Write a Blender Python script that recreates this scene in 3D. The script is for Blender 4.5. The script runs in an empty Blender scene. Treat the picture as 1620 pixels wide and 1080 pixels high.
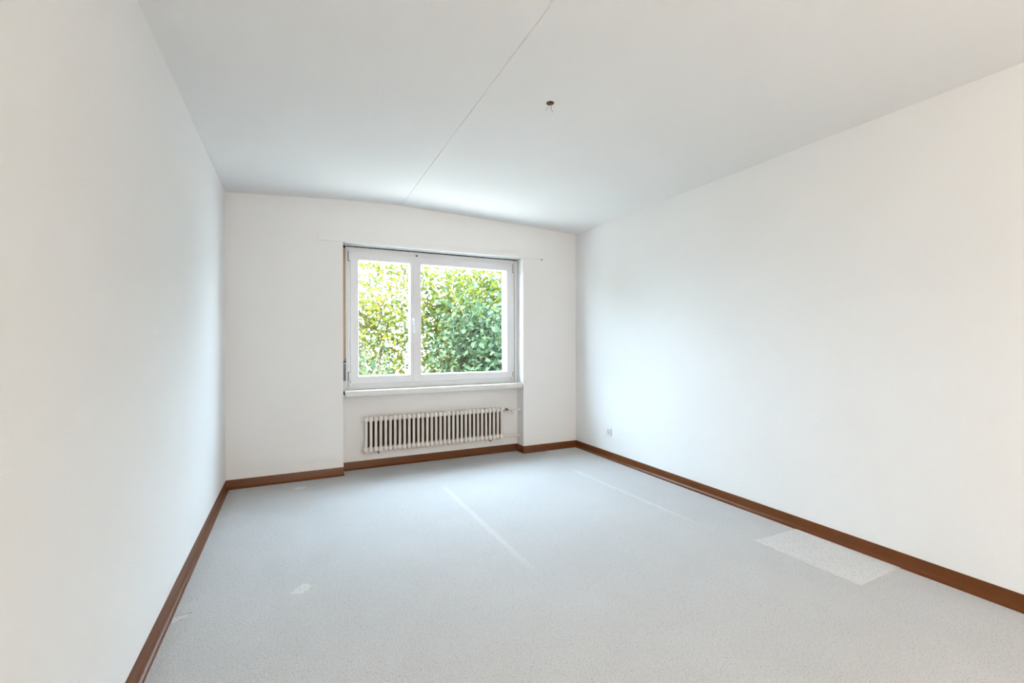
import bpy, bmesh, math, random
import numpy as np
from mathutils import Vector, Matrix
random.seed(7)
C = bpy.context.scene.collection
SC = bpy.context.scene
PI = math.pi
# ------------------------------------------------------------------ camera
CAMZ, YAW, PITCH, ROLL, FPX = 1.2021, 0.44945, 0.00143, -0.00299, 714.27
fw = Vector((math.sin(YAW)*math.cos(PITCH), math.cos(YAW)*math.cos(PITCH), math.sin(PITCH)))
rt = Vector((math.cos(YAW), -math.sin(YAW), 0)); up = rt.cross(fw)
rt2 = math.cos(ROLL)*rt + math.sin(ROLL)*up; up2 = -math.sin(ROLL)*rt + math.cos(ROLL)*up
cd = bpy.data.cameras.new('camera'); cam = bpy.data.objects.new('camera', cd); C.objects.link(cam)
M = Matrix((rt2, up2, -fw)).transposed().to_4x4(); M.translation = Vector((0, 0, CAMZ)); cam.matrix_world = M
cd.sensor_width = 36; cd.lens = 36*FPX/1620; cd.clip_start = .02; cd.clip_end = 300
SC.camera = cam
# ------------------------------------------------------------------ world, sun, lamps, exposure
w = bpy.data.worlds.new('sky'); SC.world = w; w.use_nodes = True
bg = w.node_tree.nodes['Background']; bg.inputs[0].default_value = (.64, .82, 1, 1); bg.inputs[1].default_value = 27.5
def lamp(name, kind, energy, col, loc, rot, **k):
    d = bpy.data.lights.new(name, kind); d.energy = energy; d.color = col
    for a, v in k.items(): setattr(d, a, v)
    o = bpy.data.objects.new(name, d); C.objects.link(o); o.location = loc; o.rotation_euler = rot
    return o
lamp('sun', 'SUN', 50.0, (1, .94, .84), (0, 0, 9), (math.radians(42), 0, math.radians(-80)), angle=.01)
# added fill: unseen warm area lamp behind the camera, lifting the back wall
lamp('rear_fill_lamp', 'AREA', 42.0, (1, .885, .75), (.05, -4.75, 1.5), (math.radians(90), 0, 0), shape='RECTANGLE', size=2.4, size_y=1.9, spread=math.radians(130))
# added fill: unseen lamp aimed up, bouncing off the ceiling behind the camera
lamp('ceiling_bounce_fill', 'AREA', 124.0, (1, .885, .75), (1.0, -2.3, 1.6), (math.radians(180), 0, 0), shape='RECTANGLE', size=2.4, size_y=1.2)
SC.view_settings.view_transform = 'Standard'; SC.view_settings.look = 'None'
SC.view_settings.gamma = 1; SC.view_settings.use_curve_mapping = False
SC.view_settings.exposure = 0.32
# ------------------------------------------------------------------ helpers
def tag(o, label=None, cat=None, group=None, kind=None):
    if label: o['label'] = label
    if cat: o['category'] = cat
    if group: o['group'] = group
    if kind: o['kind'] = kind
    return o
def empty(name, loc=(0, 0, 0)):
    o = bpy.data.objects.new(name, None); C.objects.link(o); o.location = loc; o.empty_display_size = .1
    return o
def link(name, me, m, parent=None, smooth=False):
    if m is not None: me.materials.append(m)
    if smooth: me.polygons.foreach_set('use_smooth', [True]*len(me.polygons))
    o = bpy.data.objects.new(name, me); C.objects.link(o)
    if parent is not None:
        o.parent = parent
        o.location = -PL(parent)
    return o
def PL(o):
    v = Vector((0, 0, 0))
    while o is not None: v = v + o.location; o = o.parent
    return v
def obj(name, bm, m, parent=None, smooth=False, auto=False):
    me = bpy.data.meshes.new(name)
    bmesh.ops.recalc_face_normals(bm, faces=bm.faces)
    bm.to_mesh(me); bm.free()
    o = link(name, me, m, parent, smooth or auto)
    if auto:
        with_sharp(me)
    return o
def with_sharp(me, ang=35):
    bm = bmesh.new(); bm.from_mesh(me)
    for e in bm.edges:
        e.smooth = not (len(e.link_faces) == 2 and e.calc_face_angle(0) > math.radians(ang))
    bm.to_mesh(me); bm.free()
def box(bm, x0, x1, y0, y1, z0, z1, bev=0, seg=2):
    r = bmesh.ops.create_cube(bm, size=1); vs = r['verts']
    for v in vs: v.co = Vector(((x0+x1)/2+v.co.x*(x1-x0), (y0+y1)/2+v.co.y*(y1-y0), (z0+z1)/2+v.co.z*(z1-z0)))
    if bev: bmesh.ops.bevel(bm, geom=list({e for v in vs for e in v.link_edges}), offset=bev, segments=seg, affect='EDGES', profile=.5)
def boxes(*L, bev=0, seg=2):
    bm = bmesh.new()
    for b in L: box(bm, *b, bev=bev, seg=seg)
    return bm
def tube(bm, pts, r, n=10, cap=True):
    pts = [Vector(p) for p in pts]; rs = r if isinstance(r, (list, tuple)) else [r]*len(pts)
    rings = []; t0 = (pts[1]-pts[0]).normalized(); a = t0.orthogonal().normalized()
    for i, p in enumerate(pts):
        t = (pts[min(i+1, len(pts)-1)]-pts[max(i-1, 0)]).normalized()
        a = (a - t*a.dot(t)).normalized(); b = t.cross(a)
        rings.append([bm.verts.new(p+(a*math.cos(2*PI*k/n)+b*math.sin(2*PI*k/n))*rs[i]) for k in range(n)])
    for i in range(len(rings)-1):
        for k in range(n): bm.faces.new((rings[i][k], rings[i][(k+1) % n], rings[i+1][(k+1) % n], rings[i+1][k]))
    if cap: bm.faces.new(rings[0][::-1]); bm.faces.new(rings[-1])
def frame_ring(bm, x0, x1, z0, z1, wl, wr, wb, wt, y0, y1, inner=0.0):
    """rectangular frame, mitred, face at y0 (room side), back at y1; inner = splay of the glazing bead"""
    o = [(x0, z0), (x1, z0), (x1, z1), (x0, z1)]
    i = [(x0+wl, z0+wb), (x1-wr, z0+wb), (x1-wr, z1-wt), (x0+wl, z1-wt)]
    k = [(x0+wl+inner, z0+wb+inner), (x1-wr-inner, z0+wb+inner), (x1-wr-inner, z1-wt-inner), (x0+wl+inner, z1-wt-inner)]
    e = .003
    oo = [(x0+e, z0+e), (x1-e, z0+e), (x1-e, z1-e), (x0+e, z1-e)]
    V = lambda L, y: [bm.verts.new((p[0], y, p[1])) for p in L]
    R = [V(o, y1), V(o, y0+e), V(oo, y0), V(i, y0), V(k, y0+.02 if inner else y0+.001), V(k, y1)]
    for a in range(6):
        A, B = R[a], R[(a+1) % 6]
        for q in range(4): bm.faces.new((A[q], A[(q+1) % 4], B[(q+1) % 4], B[q]))
# ------------------------------------------------------------------ materials
def mat(name, col, rough=.6, metal=0, bump=None, noise=None, spec=.5, coat=0):
    m = bpy.data.materials.new(name); m.use_nodes = True; N = m.node_tree; n = N.nodes; L = N.links
    b = n['Principled BSDF']; b.inputs['Base Color'].default_value = (*col, 1); b.inputs['Roughness'].default_value = rough
    b.inputs['Metallic'].default_value = metal; b.inputs['Specular IOR Level'].default_value = spec
    if coat: b.inputs['Coat Weight'].default_value = coat
    tc = n.new('ShaderNodeTexCoord')
    if noise:
        sc, amt = noise
        t = n.new('ShaderNodeTexNoise'); t.inputs['Scale'].default_value = sc; t.inputs['Detail'].default_value = 6
        L.new(tc.outputs['Object'], t.inputs['Vector'])
        r = n.new('ShaderNodeMix'); r.data_type = 'RGBA'
        r.inputs[6].default_value = (*[c*(1-amt) for c in col], 1); r.inputs[7].default_value = (*[min(1, c*(1+amt)) for c in col], 1)
        L.new(t.outputs[0], r.inputs[0]); L.new(r.outputs[2], b.inputs['Base Color'])
    if bump:
        sc, st, dist = bump
        t = n.new('ShaderNodeTexNoise'); t.inputs['Scale'].default_value = sc; t.inputs['Detail'].default_value = 4
        L.new(tc.outputs['Object'], t.inputs['Vector'])
        bb = n.new('ShaderNodeBump'); bb.inputs['Strength'].default_value = st; bb.inputs['Distance'].default_value = dist
        L.new(t.outputs[0], bb.inputs['Height']); L.new(bb.outputs[0], b.inputs['Normal'])
    return m
m_wall = mat('white_rough_plaster', (.90, .90, .905), .95, bump=(170, .35, .003), spec=.2)
m_ceil = mat('white_sprayed_ceiling', (.89, .89, .895), .95, bump=(220, .4, .003), spec=.2)
m_pvc = mat('white_pvc', (.80, .81, .83), .35, spec=.5)
m_sill = mat('cream_sill_paint', (.78, .78, .77), .4, noise=(12, .03))
m_rad = mat('cream_radiator_enamel', (.80, .75, .71), .35, noise=(30, .03))
m_skirt = mat('brown_pvc_skirting', (.130, .038, .007), .33, noise=(18, .12), spec=.28)
m_black = mat('black_gap', (.012, .012, .012), .8)
m_tan = mat('tan_bare_timber', (.50, .36, .21), .7, noise=(9, .25))
m_steel = mat('grey_steel', (.17, .16, .15), .5, metal=.3, noise=(40, .2))
m_brass = mat('aged_brass', (.30, .17, .07), .45, metal=.7, noise=(60, .3))
m_rim = mat('dark_brass_rim', (.13, .075, .035), .5, metal=.4)
m_hole = mat('dark_brown_box', (.035, .014, .008), .8)
m_brown = mat('bare_brown_wall_patch', (.085, .05, .028), .9, noise=(14, .35))
m_plastic = mat('white_switch_plastic', (.84, .85, .86), .3)
m_socket = mat('grey_socket_recess', (.42, .45, .48), .5)
m_chrome = mat('white_handle_enamel', (.88, .88, .90), .25)
m_wire = mat('grey_wire_sheath', (.22, .24, .22), .5)
m_wire2 = mat('brown_wire_sheath', (.33, .13, .08), .5)
m_hall = mat('warm_hall_plaster', (.86, .83, .78), .9)
m_ext = mat('white_render_outside', (.80, .80, .78), .9, bump=(60, .3, .004))
m_alu = mat('white_aluminium', (.85, .87, .90), .4)
m_cable_tip = mat('copper', (.60, .30, .15), .4, metal=.9)
def glass():
    m = bpy.data.materials.new('window_glass'); m.use_nodes = True; n = m.node_tree.nodes; L = m.node_tree.links
    n.clear(); o = n.new('ShaderNodeOutputMaterial'); t = n.new('ShaderNodeBsdfTransparent'); g = n.new('ShaderNodeBsdfGlossy')
    g.inputs['Roughness'].default_value = .02; t.inputs[0].default_value = (.95, .97, .96, 1)
    lw = n.new('ShaderNodeLayerWeight'); x = n.new('ShaderNodeMixShader')   # Schlick reflectance, the same from both sides
    lw.inputs[0].default_value = .5
    p5 = n.new('ShaderNodeMath'); p5.operation = 'POWER'; p5.inputs[1].default_value = 5; L.new(lw.outputs['Facing'], p5.inputs[0])
    f = n.new('ShaderNodeMath'); f.operation = 'MULTIPLY_ADD'; f.inputs[1].default_value = .95; f.inputs[2].default_value = .04; L.new(p5.outputs[0], f.inputs[0])
    L.new(f.outputs[0], x.inputs[0]); L.new(t.outputs[0], x.inputs[1]); L.new(g.outputs[0], x.inputs[2]); L.new(x.outputs[0], o.inputs[0])
    return m
m_glass = glass()
# carpet: colour, speckle, dirt near the edges, worn pale tracks
STREAKS = [((1.118, 3.68), (1.136, 1.95), .026, .55), ((2.360, 3.66), (2.400, 2.00), .022, .6), ((2.372, .96), (2.315, .72), .018, .25),
           ((.615, 2.75), (.655, 2.35), .012, .12)]
def carpet(name, col, marks=True):
    m = bpy.data.materials.new(name); m.use_nodes = True; N = m.node_tree; n = N.nodes; L = N.links
    b = n['Principled BSDF']; b.inputs['Roughness'].default_value = .95; b.inputs['Specular IOR Level'].default_value = .15
    b.inputs['Sheen Weight'].default_value = .15
    g = n.new('ShaderNodeNewGeometry'); pos = g.outputs['Position']
    def noise(s, d=3, rough=.5):
        t = n.new('ShaderNodeTexNoise'); t.inputs['Scale'].default_value = s; t.inputs['Detail'].default_value = d; t.inputs['Roughness'].default_value = rough
        L.new(pos, t.inputs['Vector']); return t.outputs[0]
    def ramp(f, a, b_, ca, cb):
        r = n.new('ShaderNodeMapRange'); r.inputs[1].default_value = a; r.inputs[2].default_value = b_; r.inputs[3].default_value = ca; r.inputs[4].default_value = cb
        L.new(f, r.inputs[0]); return r.outputs[0]
    def mth(op, a, b_=None, c=None, clamp=False):
        x = n.new('ShaderNodeMath'); x.operation = op; x.use_clamp = clamp
        for i, v in enumerate((a, b_, c)):
            if v is None: continue
            if isinstance(v, (int, float)): x.inputs[i].default_value = v
            else: L.new(v, x.inputs[i])
        return x.outputs[0]
    fine = noise(420, 2); mid = noise(110, 3); big = noise(1.6, 4, .6)
    k = mth('ADD', ramp(fine, .3, .7, .90, 1.08), ramp(mid, .35, .65, -.035, .035))
    k = mth('MULTIPLY', k, ramp(big, .3, .7, .965, 1.03))
    # dark flecks in the pile
    fl = noise(190, 1); k = mth('MULTIPLY', k, ramp(fl, .61, .67, 1.0, .66))
    k = mth('MULTIPLY', k, ramp(noise(95, 2), .68, .72, 1.0, .68))
    if marks:
        sx = n.new('ShaderNodeSeparateXYZ'); L.new(pos, sx.inputs[0]); X, Y = sx.outputs[0], sx.outputs[1]
        jit = ramp(noise(22, 3), .3, .7, -.010, .010)
        for (x0, y0), (x1, y1), wd, am in STREAKS:
            # distance from the line x = x0 + (y0-y)*s
            s = (x1-x0)/(y0-y1)
            lx = mth('MULTIPLY_ADD', mth('SUBTRACT', y0, Y), s, x0)
            d = mth('ABSOLUTE', mth('ADD', mth('SUBTRACT', X, lx), jit))
            a = ramp(d, wd*.3, wd, am*.22, 0)
            a = mth('MULTIPLY', a, ramp(Y, y0, y0-.12, 0, 1)); a = mth('MULTIPLY', a, ramp(Y, y1, y1+.45, 0, 1))
            k = mth('ADD', k, a)
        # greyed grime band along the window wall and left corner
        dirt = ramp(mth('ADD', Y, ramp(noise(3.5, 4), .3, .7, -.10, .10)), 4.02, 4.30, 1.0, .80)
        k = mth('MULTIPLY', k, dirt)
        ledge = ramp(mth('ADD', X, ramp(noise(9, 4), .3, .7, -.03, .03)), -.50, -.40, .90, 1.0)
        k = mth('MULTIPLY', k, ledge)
    mx = n.new('ShaderNodeMix'); mx.data_type = 'RGBA'; mx.blend_type = 'MULTIPLY'; mx.inputs[0].default_value = 1
    mx.inputs[6].default_value = (*col, 1); L.new(k, mx.inputs[7]); L.new(mx.outputs[2], b.inputs['Base Color'])
    bb = n.new('ShaderNodeBump'); bb.inputs['Strength'].default_value = .7; bb.inputs['Distance'].default_value = .006
    L.new(mth('ADD', fine, mth('MULTIPLY', mid, 1.2)), bb.inputs['Height']); L.new(bb.outputs[0], b.inputs['Normal'])
    return m
m_cut = mat('brown_backing', (.20, .14, .12), .9)
m_carpet = carpet('grey_beige_carpet', (.63, .62, .625))
m_patch = carpet('pale_carpet_patch', (.76, .75, .75), False)
m_patch2 = carpet('dull_carpet_patch', (.63, .625, .605), False)
m_worn = carpet('bald_carpet', (.74, .74, .72), False)
# ------------------------------------------------------------------ structure
XL, XR, YB, CE = -.5085, 2.915, 4.3577, 2.44
YR, YO = 4.51, 4.76            # recess plane, outer face
PX0, PX1, ZL = .401, 2.237, 2.118   # recess sides, lintel
YF = -1.0
WX0, WX1, WZ0, WZ1 = .451, 2.198, .757, 2.106   # window frame outer
floor = obj('floor', boxes((XL-.2, XR+.2, YF-4.0, YR+.02, -.12, 0), (XL-1.6, XL-.2, YF-4.0, YF-.15, -.12, 0)), m_carpet); tag(floor, kind='structure')
for nm, bx in (('wall_left', (XL-.2, XL, YF-.15, YO, -.12, 2.7)), ('wall_right', (XR, XR+.2, YF-.15, YO, -.12, 2.7))):
    tag(obj(nm, boxes(bx), m_wall), kind='structure')
for nm, bx in (('wall_back_left', [(XL, PX0, YB, YO, -.12, 2.7)]), ('wall_back_right', [(PX1, XR, YB, YO, -.12, 2.7)]),
               ('wall_back_top', [(PX0, PX1, YB, YO, ZL, 2.7)]), ('wall_recess', [(PX0, PX1, YR, YO, -.12, .71)]),
               ('trim_1', [(WX1+.005, PX1, YR, YO-.02, .71, ZL)])):
    tag(obj(nm, boxes(*bx), m_wall), kind='structure')
# wall behind the camera, opened wide to let the added fill light through
DX0, DX1, DZ = XL+.25, XR-.25, 2.42
tag(obj('wall_front', boxes((XL, DX0, YF-.15, YF, 0, 2.7), (DX1, XR, YF-.15, YF, 0, 2.7), (DX0, DX1, YF-.15, YF, DZ, 2.7)), m_wall), kind='structure')
tag(obj('wall_hall', boxes((XL-1.6, XR+.2, YF-4.15, YF-4.0, -.12, 2.6), (XL-1.7, XL-1.6, YF-4.15, YF-.15, -.12, 2.6), (XL-1.6, XL-.2, YF-.25, YF-.15, -.12, 2.6), (XR+.2, XR+.3, YF-4.15, YF-.15, -.12, 2.6)), m_hall), kind='structure')  # unseen room put in to hold the fill lamps
tag(obj('ceiling_hall', boxes((XL-1.7, XR+.3, YF-4.15, YF-.15, 2.45, 2.7)), m_hall), kind='structure')
# ceiling: two slightly cambered slabs meeting at a seam
PROF = [(-.55, 2.437), (.0, 2.473), (.41, 2.499), (.915, 2.514), (1.42, 2.497), (2.07, 2.474), (2.96, 2.434)]
def zc(x):
    for (a, za), (b, zb) in zip(PROF, PROF[1:]):
        if a <= x <= b: return za+(zb-za)*(x-a)/(b-a)
def seamx(y): return .888+.0075*y
ceil = empty('ceiling', (0, 0, 2.5)); tag(ceil, kind='structure')
def slab(xs_of):
    bm = bmesh.new(); rows = []
    ys = [YF-.15, YO]
    for y in ys:
        xs = xs_of(y)
        rows.append(([bm.verts.new((x, y, z)) for x, z in xs], [bm.verts.new((x, y, 2.68)) for x, z in xs]))
    (a, A), (b, B) = rows
    for i in range(len(a)-1):
        bm.faces.new((a[i], a[i+1], b[i+1], b[i])); bm.faces.new((A[i], B[i], B[i+1], A[i+1]))
        bm.faces.new((a[i], A[i], A[i+1], a[i+1])); bm.faces.new((b[i], b[i+1], B[i+1], B[i]))
    bm.faces.new((a[0], b[0], B[0], A[0])); bm.faces.new((a[-1], A[-1], B[-1], b[-1]))
    return bm
g = .0022
def left_x(y):
    s = seamx(y); return [(x, z) for x, z in PROF[:3]]+[(s-g-.004, zc(s)), (s-g, zc(s)+.003)]
def right_x(y):
    s = seamx(y); return [(s+g, zc(s)+.003), (s+g+.004, zc(s))]+[(x, z) for x, z in PROF[4:]]
obj('ceiling_slab', slab(left_x), m_ceil, ceil); obj('ceiling_slab', slab(right_x), m_ceil, ceil)
bm = bmesh.new()
vs = [bm.verts.new((seamx(y)+dx, y, zc(seamx(y))+dz)) for y, dx, dz in
      [(YF-.1, -.004, .004), (YF-.1, .004, .004), (YO, .004, .004), (YO, -.004, .004)]]
top = [bm.verts.new(v.co+Vector((0, 0, .01))) for v in vs]
bm.faces.new(vs); bm.faces.new(top[::-1])
for i in range(4): bm.faces.new((vs[i], top[i], top[(i+1) % 4], vs[(i+1) % 4]))
obj('joint_filler', bm, m_ceil, ceil)
# skirting: thin board with a coved foot
BH = .0746
SP = [(0, BH), (.0035, BH), (.0045, BH-.002), (.0055, .030), (.0075, .020), (.0125, .011), (.020, .0055), (.0267, .0035), (.0267, 0), (0, 0)]
def skirt(name, A, B, n, ka, kb, parent=None, ts=1.0):
    A = Vector((*A, 0)); B = Vector((*B, 0)); n = Vector((*n, 0)); d = (B-A).normalized(); bm = bmesh.new()
    ra = [bm.verts.new(A+n*t*ts+d*t*ka+Vector((0, 0, z))) for t, z in SP]
    rb = [bm.verts.new(B+n*t*ts-d*t*kb+Vector((0, 0, z))) for t, z in SP]
    for i in range(len(SP)):
        j = (i+1) % len(SP); bm.faces.new((ra[i], ra[j], rb[j], rb[i]))
    bm.faces.new(ra[::-1]); bm.faces.new(rb)
    return obj(name, bm, m_skirt, parent, auto=True)
bl = empty('baseboard_left', (XL, 2, 0)); tag(bl, kind='structure')
skirt('board_length', (XL, YF), (XL, 2.2855), (1, 0), 0, 0, bl); skirt('board_length', (XL, 2.2865), (XL, YB), (1, 0), 0, 1, bl)
br = empty('baseboard_right', (XR, 2, 0)); tag(br, kind='structure')
skirt('board_length', (XR, YF), (XR, 1.6085), (-1, 0), 0, 0, br); skirt('board_length', (XR, 1.6095), (XR, YB), (-1, 0), 0, 1, br)
bk = empty('baseboard_back', (1.2, YB, 0)); tag(bk, kind='structure')
for a, b, n, ka, kb, ts in (((XL, YB), (PX0, YB), (0, -1), 1, -.25, 1), ((PX0, YB), (PX0, YR), (1, 0), -1, 1, .25), ((PX0, YR), (PX1, YR), (0, -1), .25, .55, 1),
                            ((PX1, YR), (PX1, YB), (-1, 0), 1, -1, .55), ((PX1, YB), (XR, YB), (0, -1), -.55, 1, 1)):
    skirt('board_length', a, b, n, ka, kb, bk, ts)
# carpet inlays, parts of the floor
def poly(name, pts, h, m, parent, z0=0.0):
    bm = bmesh.new(); b = [bm.verts.new((x, y, z0)) for x, y in pts]
    cx = sum(p[0] for p in pts)/len(pts); cy = sum(p[1] for p in pts)/len(pts)
    t = [bm.verts.new((cx+(x-cx)*.992, cy+(y-cy)*.992, z0+h)) for x, y in pts]
    bm.faces.new(t)
    for i in range(len(pts)): bm.faces.new((b[i], b[(i+1) % len(pts)], t[(i+1) % len(pts)], t[i]))
    return obj(name, bm, m, parent)
FX = XR-.0255
tag(poly('carpet_patch', [(2.505, 1.258), (FX, 1.262), (FX, 1.818), (2.502, 1.820)], .003, m_patch, floor), 'pale rectangular replacement piece of carpet against the skirting')
tag(poly('carpet_patch', [(2.495, 3.755), (FX, 3.745), (FX, YB-.026), (2.490, YB-.026)], .0012, m_patch2, floor), 'slightly yellower carpet piece in the far right corner')
tag(poly('carpet_scar', [(-.023, 2.409), (.006, 2.449), (.036, 2.487), (.060, 2.474), (.078, 2.447), (.050, 2.404), (.026, 2.385)], .0008, m_worn, floor), 'small whitish bald spot in the carpet')
tag(poly('carpet_scar', [(-.012, 4.14), (.03, 4.165), (.095, 4.145), (.07, 4.10), (.02, 4.088)], .0016, m_worn, floor), 'pale fleck near the back skirting')
tag(poly('carpet_scar', [(-.478, 2.427), (-.418, 2.436), (-.428, 2.405), (-.455, 2.388), (-.474, 2.372)], .0016, m_worn, floor), 'pale scuffed flap at the left skirting')
tag(poly('carpet_cut', [(-.480, 2.428), (-.446, 2.4325), (-.415, 2.440), (-.4145, 2.442), (-.446, 2.4355), (-.480, 2.4305)], .0008, m_cut, floor), 'short dark slit beside the left skirting')
# ------------------------------------------------------------------ window
win = empty('window_1', ((WX0+WX1)/2, YR, WZ0)); tag(win, kind='structure')
FY0, FY1, SY0, SY1 = 4.500, 4.585, 4.485, 4.560
bm = bmesh.new(); frame_ring(bm, WX0, WX1, WZ0, WZ1, .045, .045, .075, .065, FY0, FY1); obj('window_frame', bm, m_pvc, win)
MX = 1.084; SZ0, SZ1, GZ0, GZ1 = .808, 2.064, .880, 1.988
def sash(x0, x1, gx0, gx1, handle):
    bm = bmesh.new(); frame_ring(bm, x0, x1, SZ0, SZ1, gx0-x0, x1-gx1, GZ0-SZ0, SZ1-GZ1, SY0, SY1, inner=.006)
    s = obj('sash', bm, m_pvc, win)
    bm = boxes((gx0-.01, gx1+.01, 4.528, 4.532, GZ0-.01, GZ1+.01)); obj('pane', bm, m_glass, s)
    # black glazing gasket
    bm = bmesh.new(); frame_ring(bm, gx0-.004, gx1+.004, GZ0-.004, GZ1+.004, .0115, .0115, .0115, .0115, 4.524, 4.527)
    obj('gasket', bm, mat_gasket, s)
    return s
mat_gasket = mat('grey_gasket', (.35, .36, .37), .6)
s1 = sash(.476, MX-.0015, .548, 1.044, True); s2 = sash(MX+.0015, 2.172, 1.150, 2.103, False)
# centre cover strip on the right leaf
obj('cover_strip', boxes((MX-.012, MX+.018, SY0-.004, SY0, SZ0+.004, SZ1-.004), bev=.0015, seg=1), m_pvc, s2)
obj('striker_cap', boxes((MX+.012, MX+.032, SY0-.006, SY0-.0, SZ1-.006, SZ1+.012), bev=.001, seg=1), m_steel, s2)
bm = boxes((1.062, 1.082, SY0-.016, SY0-.0, 1.375, 1.452), bev=.004); hb = obj('handle_plate', bm, m_chrome, s1)
bm = bmesh.new(); tube(bm, [(1.073, SY0-.012, 1.428), (1.073, SY0-.045, 1.428)], .009, 12)
box(bm, 1.064, 1.083, SY0-.057, SY0-.043, 1.295, 1.438, bev=.005); obj('handle', bm, m_chrome, s1)
def hinge(x, z0, z1, sash_, small=False):
    bm = bmesh.new(); tube(bm, [(x, SY0-.005, z0), (x, SY0-.005, z0+.42*(z1-z0))], .0065, 10)
    tube(bm, [(x, SY0-.005, z0+.44*(z1-z0)), (x, SY0-.005, z1)], .0065, 10); box(bm, x-.004, x+.012 if x < 1 else x+.004, SY0-.002, SY0+.015, z0+.003, z1-.003)
    obj('hinge_gap', boxes((x-.0095, x+.0095, SY0-.0015, SY0+.016, z0-.002, z1+.002)), m_gap, sash_)
    return obj('hinge', bm, m_pvc, sash_, auto=True)
m_gap = mat('hinge_shadow_gap', (.10, .10, .10), .8)
hinge(.466, 1.974, 2.062, s1); hinge(2.180, 1.970, 2.058, s2)
hinge(.466, .845, .925, s1); hinge(2.180, .820, .870, s2)
for x, ss in ((.476, s1), (2.168, s2)):
    obj('corner_bearing', boxes((x-.010, x+.010, SY0-.010, SY0+.015, .790, .822), bev=.002, seg=1), m_pvc, ss)
# dark shadow gap strip above the frame and at the right
obj('frame_gap', boxes((.445, PX1-.002, 4.503, 4.56, WZ1-.001, ZL)), m_black, win)
obj('frame_gap', boxes((WX1-.0005, WX1+.0055, 4.506, 4.56, WZ0, WZ1)), m_black, win)
# outside reveals and roller shutter guides
obj('shutter_guide', boxes((WX1-.050, WX1+.01, 4.62, 4.665, .74, 2.12), (WX1-.050, WX1+.01, 4.69, 4.72, .74, 2.12), bev=.002, seg=1), m_alu, win)
obj('shutter_guide', boxes((WX0-.01, WX0+.055, 4.62, 4.665, .74, 2.12), (WX0-.01, WX0+.055, 4.69, 4.72, .74, 2.12), bev=.002, seg=1), m_alu, win)
obj('outer_sill', boxes((PX0, PX1, 4.58, 4.82, .70, .765), bev=.003, seg=1), m_alu, win)
# inner sill
bm = boxes((PX0+.017, PX1-.008, YB+.001, FY0+.005, .706, .7565), bev=.005, seg=2); obj('window_sill', bm, m_sill, win, auto=True)
obj('sill_gap', boxes((PX0+.001, PX0+.016, YB+.02, YR, .728, .742)), m_black, win)
# shutter belt channel in the left reveal
ch = empty('shutter_strap_channel', (.425, YR, .8)); tag(ch, 'narrow tan upright shutter strap channel in the left window reveal', 'channel')
obj('channel_back', boxes((PX0+.002, .438, 4.515, 4.53, 1.028, 2.105)), m_tan, ch)
obj('channel_edge', boxes((.437, .4505, 4.503, 4.56, .757, 2.112), bev=.001, seg=1), m_pvc, ch)
obj('channel_slot', boxes((PX0+.002, .437, 4.512, 4.52, 1.012, 1.028)), m_black, ch)
obj('channel_slot', boxes((.4335, .4375, 4.500, 4.505, 1.012, 1.055)), m_black, ch)
obj('channel_slot', boxes((PX0+.002, .437, 4.505, 4.53, 2.098, 2.117)), m_black, ch)
obj('winder_cover', boxes((PX0+.002, .438, 4.512, 4.53, .842, 1.010), bev=.002, seg=1), m_steel, ch)
obj('winder_belt', boxes((.418, .429, 4.509, 4.513, .885, 1.006), bev=.001, seg=1), m_steel, ch)
obj('lower_filler', boxes((PX0+.002, .4375, 4.506, 4.53, .757, .842)), m_pvc, ch)
# curtain rail board on the wall over the recess
cr = empty('curtain_rail', (1.33, YB, 2.13)); tag(cr, 'long flat white curtain rail board fixed above the window recess', 'curtain rail')
bm = boxes((.187, 2.478, YB-.007, YB, 2.116, 2.166), bev=.002, seg=1); obj('rail_board', bm, m_wall, cr)
bm = boxes((.42, PX1-.004, YB+.004, YR-.012, 2.113, 2.1165)); obj('track_plate', bm, m_pvc, cr)
obj('track_groove', boxes((.42, PX1-.03, YB+.034, YB+.041, 2.1115, 2.114)), m_wire, cr)
obj('end_cap', boxes((2.455, 2.480, YB-.013, YB, 2.108, 2.118), bev=.002, seg=1), m_socket, cr)
# ------------------------------------------------------------------ radiator
RX0, DXR, RY, RZ0, RZ1 = .608, (2.010-.608)/31, 4.448, .155, .502
rad = empty('radiator', (1.31, RY, RZ0)); tag(rad, 'cream tubular column radiator hung on the wall below the window', 'radiator')
def lobe(bm, z, hw, hh, hd):
    r = bmesh.ops.create_uvsphere(bm, u_segments=12, v_segments=8, radius=1)
    for v in r['verts']:
        x, y, zz = v.co
        f = lambda t, e: math.copysign(abs(t)**e, t)
        v.co = Vector((f(x, .85)*hw, f(y, .6)*hd, z+f(zz, .85)*hh))
me = None
for i in range(32):
    if me is None:
        bm = bmesh.new()
        tube(bm, [(0, -.016, RZ0+.03), (0, -.016, RZ1-.03)], .0130, 14, False)
        lobe(bm, RZ0+.030, .0236, .030, .036); lobe(bm, RZ1-.028, .0236, .028, .036)
        o = obj('radiator_column', bm, m_rad, rad, auto=True); me = o.data
    else:
        o = bpy.data.objects.new('radiator_column', me); C.objects.link(o); o.parent = rad
    o.location = Vector((RX0+i*DXR, RY, 0))-rad.location
def part_tube(name, pts, r, m, parent, n=12):
    bm = bmesh.new(); tube(bm, pts, r, n); return obj(name, bm, m, parent, auto=True)
for z in (RZ0+.030, RZ1-.028):
    part_tube('end_plug', [(RX0-.034, RY, z), (RX0-.030, RY, z), (RX0-.018, RY, z)], [.012, .016, .018], m_rad, rad)
part_tube('end_plug', [(2.010+.018, RY, RZ0+.03), (2.048, RY, RZ0+.03)], [.018, .015], m_rad, rad)
part_tube('end_plug', [(2.010+.018, RY, RZ1-.028), (2.052, RY, RZ1-.028)], [.018, .015], m_rad, rad)
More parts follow.
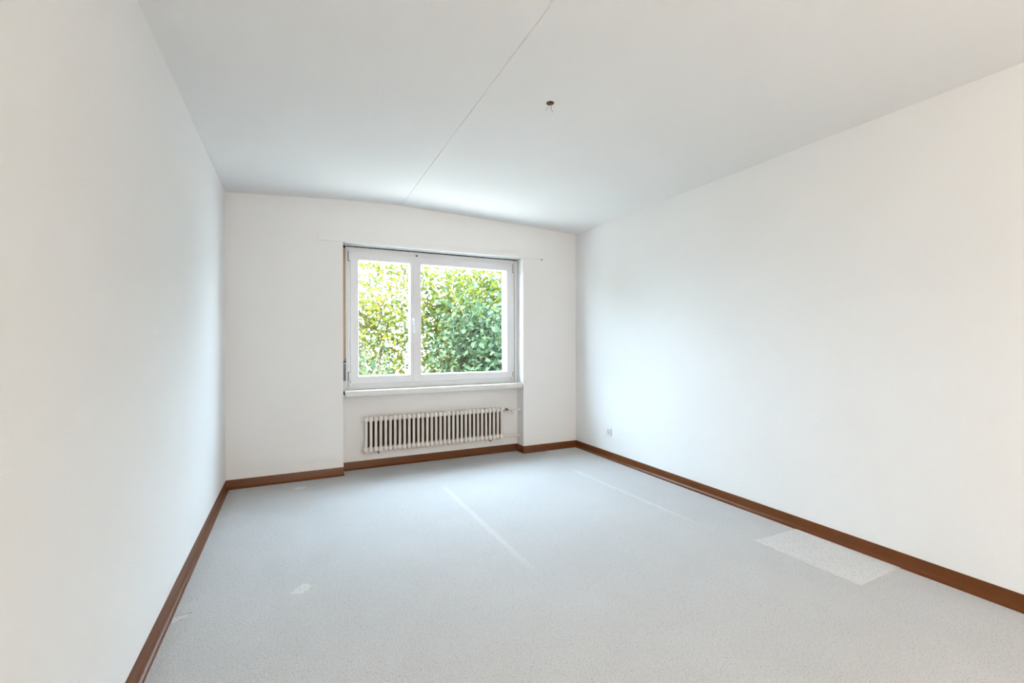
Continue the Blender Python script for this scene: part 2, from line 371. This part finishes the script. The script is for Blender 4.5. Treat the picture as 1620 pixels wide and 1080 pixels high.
tag(part_tube('valve_nipple', [(2.052, RY, RZ1-.030), (2.062, RY, RZ1-.030), (2.064, RY, RZ1-.030), (2.094, RY, RZ1-.032)], [.010, .010, .015, .014], m_brass, rad, 6), 'bare dark brass nipple')
part_tube('valve_body', [(2.092, RY, RZ1-.034), (2.155, RY, RZ1-.036)], .012, m_rad, rad)
part_tube('valve_knob', [(2.140, RY-.008, .458), (2.138, RY-.035, .450), (2.137, RY-.042, .449), (2.135, RY-.062, .446), (2.135, RY-.066, .4455)], [.009, .011, .018, .0185, .015], m_chrome, rad, 16)
part_tube('supply_pipe', [(2.150, RY, .462), (2.175, RY+.001, .461), (PX1+.003, RY+.002, .459)], .0075, m_rad, rad)
part_tube('return_pipe', [(2.040, RY, RZ0+.030), (2.075, RY, .182), (PX1+.003, RY+.002, .178)], [.010, .0085, .0085], m_rad, rad)
tag(obj('back_panel', boxes((RX0+.025, 2.028, YR-.006, YR-.0005, .185, .470)), m_brown, rad), 'dark brown unpainted panel behind the columns')
for x in (.724, 1.885):
    obj('wall_bracket', boxes((x-.006, x+.006, YR-.05, YR-.0005, .36, .445)), m_hole, rad)
    obj('lower_bracket', boxes((x-.005, x+.005, YR-.088, YR-.0005, .145, .156)), m_steel, rad)
part_tube('bleed_screw', [(2.030, RY-.012, .470), (2.034, RY-.036, .462)], .004, m_brass, rad, 8)
# ------------------------------------------------------------------ socket on the right wall
sk = empty('wall_socket', (XR, 3.747, .279)); tag(sk, 'small square white wall socket low on the right wall', 'socket')
bm = boxes((XR-.009, XR+.001, 3.747-.037, 3.747+.037, .279-.037, .279+.037), bev=.003); obj('cover_plate', bm, m_plastic, sk)
bm = bmesh.new()
for p in range(1):
    r = [bm.verts.new((XR-.0095, 3.747+.0215*math.cos(a), .279+.0195*math.sin(a))) for a in [2*PI*k/24 for k in range(24)]]
    q = [bm.verts.new((XR-.0115, 3.747+.0190*math.cos(a), .279+.0170*math.sin(a))) for a in [2*PI*k/24 for k in range(24)]]
    s = [bm.verts.new((XR-.0095, 3.747+.0165*math.cos(a), .279+.0145*math.sin(a))) for a in [2*PI*k/24 for k in range(24)]]
    for A, B in ((r, q), (q, s)):
        for k in range(24): bm.faces.new((A[k], A[(k+1) % 24], B[(k+1) % 24], B[k]))
obj('contact_rim', bm, m_socket, sk)
for dy, dz in ((.0095, 0), (-.0095, 0), (0, -.006)):
    part_tube('contact_hole', [(XR-.0093, 3.747+dy, .279+dz), (XR-.0102, 3.747+dy, .279+dz)], .0026, m_hole, sk, 10)
# ------------------------------------------------------------------ ceiling outlet with loose wires
HX, HY = 1.257, 2.119; HZ = zc(HX)
ho = empty('ceiling_outlet', (HX, HY, HZ)); tag(ho, 'round dark ceiling outlet with three short loose wires', 'outlet')
bm = bmesh.new(); n = 24
rings = [(.0215, -.0004), (.0208, -.0026), (.0195, -.0022), (.0192, -.0006)]
R = [[bm.verts.new((HX+r*math.cos(2*PI*k/n), HY+r*math.sin(2*PI*k/n), HZ+z)) for k in range(n)] for r, z in rings]
for A, B in zip(R, R[1:]):
    for k in range(n): bm.faces.new((A[k], A[(k+1) % n], B[(k+1) % n], B[k]))
obj('rim', bm, m_rim, ho, auto=True)
bm = bmesh.new(); tube(bm, [(HX, HY, HZ-.0014), (HX, HY, HZ+.0005)], .0195, 24); obj('box_opening', bm, m_hole, ho)
for dx in (-.0115, .0125):
    obj('screw_lug', boxes((HX+dx-.0035, HX+dx+.0035, HY-.006, HY+.002, HZ-.0042, HZ-.0012), bev=.001, seg=1), m_brass, ho)
W = [([(-.004, 0, -.001), (-.005, -.002, -.018), (-.016, -.003, -.028), (-.027, -.004, -.044), (-.035, -.004, -.064)], m_wire2),
     ([(.003, 0, -.001), (.005, -.001, -.016), (.004, -.002, -.026), (.0015, -.003, -.035), (.001, -.003, -.052)], m_wire),
     ([(.006, 0, -.001), (.007, -.001, -.018), (.006, -.002, -.034), (.013, -.003, -.046), (.018, -.004, -.066)], m_wire)]
for pts, m in W:
    c = [Vector(p) for p in pts]; fine = []
    for i in range(len(c)-1):
        p0, p1, p2, p3 = c[max(i-1, 0)], c[i], c[i+1], c[min(i+2, len(c)-1)]
        for t in (0, .25, .5, .75):
            fine.append(.5*((2*p1)+(-p0+p2)*t+(2*p0-5*p1+4*p2-p3)*t*t+(-p0+3*p1-3*p2+p3)*t**3))
    fine.append(c[-1]); o0 = Vector((HX, HY, HZ))
    part_tube('wire', [o0+p for p in fine[:-3]], .00085, m, ho, 6)
# ------------------------------------------------------------------ outdoors
def gmat():
    m = mat('dry_pale_ground', (.30, .28, .245), .95, noise=(3, .25)); return m
tag(obj('ground', boxes((-30, 40, YO, 60, -.5, -.35)), gmat()), kind='structure')
def leafmat(name, cols, trans, tr_mix):
    m = bpy.data.materials.new(name); m.use_nodes = True; N = m.node_tree; n = N.nodes; L = N.links; n.clear()
    o = n.new('ShaderNodeOutputMaterial'); a = n.new('ShaderNodeAttribute'); a.attribute_name = 'tone'
    r = n.new('ShaderNodeValToRGB'); e = r.color_ramp.elements
    e[0].position = 0; e[0].color = (*cols[0], 1); e[1].position = 1; e[1].color = (*cols[-1], 1)
    for i, c in enumerate(cols[1:-1]):
        x = e.new((i+1)/(len(cols)-1)); x.color = (*c, 1)
    L.new(a.outputs['Fac'], r.inputs[0])
    d = n.new('ShaderNodeBsdfPrincipled'); d.inputs['Roughness'].default_value = .55; d.inputs['Specular IOR Level'].default_value = .05
    L.new(r.outputs[0], d.inputs['Base Color'])
    t = n.new('ShaderNodeBsdfTranslucent'); mx = n.new('ShaderNodeMix'); mx.data_type = 'RGBA'; mx.blend_type = 'MULTIPLY'; mx.inputs[0].default_value = 1
    L.new(r.outputs[0], mx.inputs[6]); mx.inputs[7].default_value = (*trans, 1); L.new(mx.outputs[2], t.inputs[0])
    s = n.new('ShaderNodeMixShader'); s.inputs[0].default_value = tr_mix
    L.new(d.outputs[0], s.inputs[1]); L.new(t.outputs[0], s.inputs[2]); L.new(s.outputs[0], o.inputs[0])
    return m
LEAFK = .20
def kc(*c): return tuple(x*LEAFK for x in c)
m_leafA = leafmat('bluish_green_leaf', [kc(.13, .25, .15), kc(.19, .32, .18), kc(.27, .38, .18), kc(.50, .45, .09)], (1, 1, .5), .35)
m_leafB = leafmat('yellow_green_leaf', [kc(.20, .32, .09), kc(.36, .44, .08), kc(.55, .54, .08), kc(.85, .66, .07)], (1, 1, .45), .5)
m_bark = mat('grey_brown_bark', (.10, .075, .055), .9, noise=(20, .3))
LV = np.array([(0, 0, 0), (-.42, -.02, .06), (-.34, .42, .10), (-.40, .66, .04), (0, 1.12, -.10), (.36, .70, .04), (.36, .40, .10), (.40, .0, .06), (0, .5, -.01)])
LFc = [(8, 0, 1, 2), (8, 2, 3, 4), (8, 4, 5, 6), (8, 6, 7, 0)]
def leaves(name, centers, size, tones, m, parent, rng):
    n = len(centers)
    V = np.zeros((n, 9, 3)); F = []
    d = rng.normal(size=(n, 3)); d[:, 2] = d[:, 2]*.5-.45; d /= np.linalg.norm(d, axis=1)[:, None]      # along the leaf
    nm = rng.normal(size=(n, 3))*.8+np.array([0, -.45, .8]); s = np.cross(d, nm); s /= np.linalg.norm(s, axis=1)[:, None]; u = np.cross(s, d)
    sz = size*rng.uniform(.6, 1.2, n)
    for k in range(9):
        V[:, k] = centers+(s*LV[k, 0]+d*LV[k, 1]+u*LV[k, 2])*sz[:, None]
    me = bpy.data.meshes.new(name)
    idx = (np.arange(n)*9)[:, None, None]+np.array(LFc)[None]
    me.from_pydata(V.reshape(-1, 3).tolist(), [], idx.reshape(-1, 4).tolist())
    at = me.attributes.new('tone', 'FLOAT', 'POINT'); at.data.foreach_set('value', np.repeat(tones, 9).astype(np.float32))
    o = link(name, me, m, parent); o['kind'] = 'stuff'
    return o
def shrub(name, label, cat, base, height, spread, nst, nleaf, size, m, seed, tone=(0, 1), z_lo=.2, gap=0.0, group=None, clump=.22, r0=.018):
    rng = np.random.default_rng(seed); root = empty(name, (base[0], base[1], -.36)); tag(root, label, cat, group)
    ends = []
    for i in range(nst):
        a = rng.uniform(0, 2*PI); lean = rng.uniform(.2, 1)*spread
        tip = np.array([math.cos(a)*lean, math.sin(a)*lean*.7, height*rng.uniform(.7, 1.0)])
        pts = []; bend = rng.normal(size=2)*.12
        for t in np.linspace(0, 1, 8):
            p = np.array([tip[0]*t**1.3+bend[0]*math.sin(PI*t), tip[1]*t**1.3+bend[1]*math.sin(PI*t), tip[2]*t])
            pts.append(p+np.array([base[0], base[1], -.36]))
        bm = bmesh.new(); tube(bm, pts, [r0*(1-.8*t) for t in np.linspace(0, 1, 8)], 6)
        for q in range(5):
            t0 = rng.uniform(.25, .9); k = t0*7; j = int(k); p = pts[j]+(pts[min(j+1, 7)]-pts[j])*(k-j)
            dr = rng.normal(size=3)*np.array([1, 1, .4])+np.array([0, 0, .5]); dr /= np.linalg.norm(dr); L = rng.uniform(.3, .7)*height/2.6
            tw = [p, p+dr*L*.5+np.array([0, 0, .02]), p+dr*L+np.array([0, 0, -.05])]
            tube(bm, tw, [r0*.4, r0*.25, r0*.12], 4); ends += [tw[1], tw[2], (tw[1]+tw[2])/2]
        ends += [pts[j] for j in range(2, 8)]
        obj('stem', bm, m_bark, root, smooth=True)
    ends = np.array(ends); ends = ends[ends[:, 2] > z_lo-.36]
    c = ends[rng.integers(0, len(ends), nleaf)]+rng.normal(size=(nleaf, 3))*clump*np.array([1, 1, .9])
    tn = np.clip(tone[0]+(tone[1]-tone[0])*rng.beta(1.6, 2.6, nleaf), 0, 1)
    leaves('foliage', c, size, tn, m, root, rng)
    return root
shrub('leafy_shrub', 'dense bluish green broad-leaved shrub low outside the right pane', 'shrub', (3.05, 7.1), 2.3, 1.15, 16, 9000, .078, m_leafA, 11, (0, .7), clump=.24)
shrub('leafy_shrub', 'taller yellow-green shrub rising behind the right pane', 'shrub', (2.9, 8.5), 3.5, 1.5, 12, 12000, .074, m_leafB, 12, (0, .9), clump=.34)
shrub('leafy_shrub', 'sparse yellow-green shrub outside the left pane with bright gaps', 'shrub', (1.2, 8.4), 3.4, 1.1, 9, 5200, .068, m_leafB, 13, (.1, 1), clump=.32)
shrub('leafy_shrub', 'small green shrub at the lower left corner of the left pane', 'shrub', (.85, 7.2), 1.6, .5, 7, 900, .072, m_leafA, 14, (.2, .8), clump=.18)
shrub('leafy_shrub', 'green shrub beyond the window frame towards the right', 'shrub', (5.0, 8.0), 3.2, 1.2, 10, 3000, .13, m_leafA, 15, (.2, .9), clump=.3)

shrub('leafy_shrub', 'yellow-green shrub out of view on the left, added to screen the sky', 'shrub', (-1.6, 7.8), 3.3, 1.3, 10, 3000, .13, m_leafB, 16, (.1, 1), clump=.32)  # unseen; added to take out the hot spot on the right wall
shrub('leafy_shrub', 'outermost unseen shrub far left, added to screen the sky', 'shrub', (-5.0, 8.0), 3.2, 1.5, 10, 3000, .15, m_leafA, 17, (.1, 1), clump=.36)  # also unseen, added to even out the sky light on the right wall
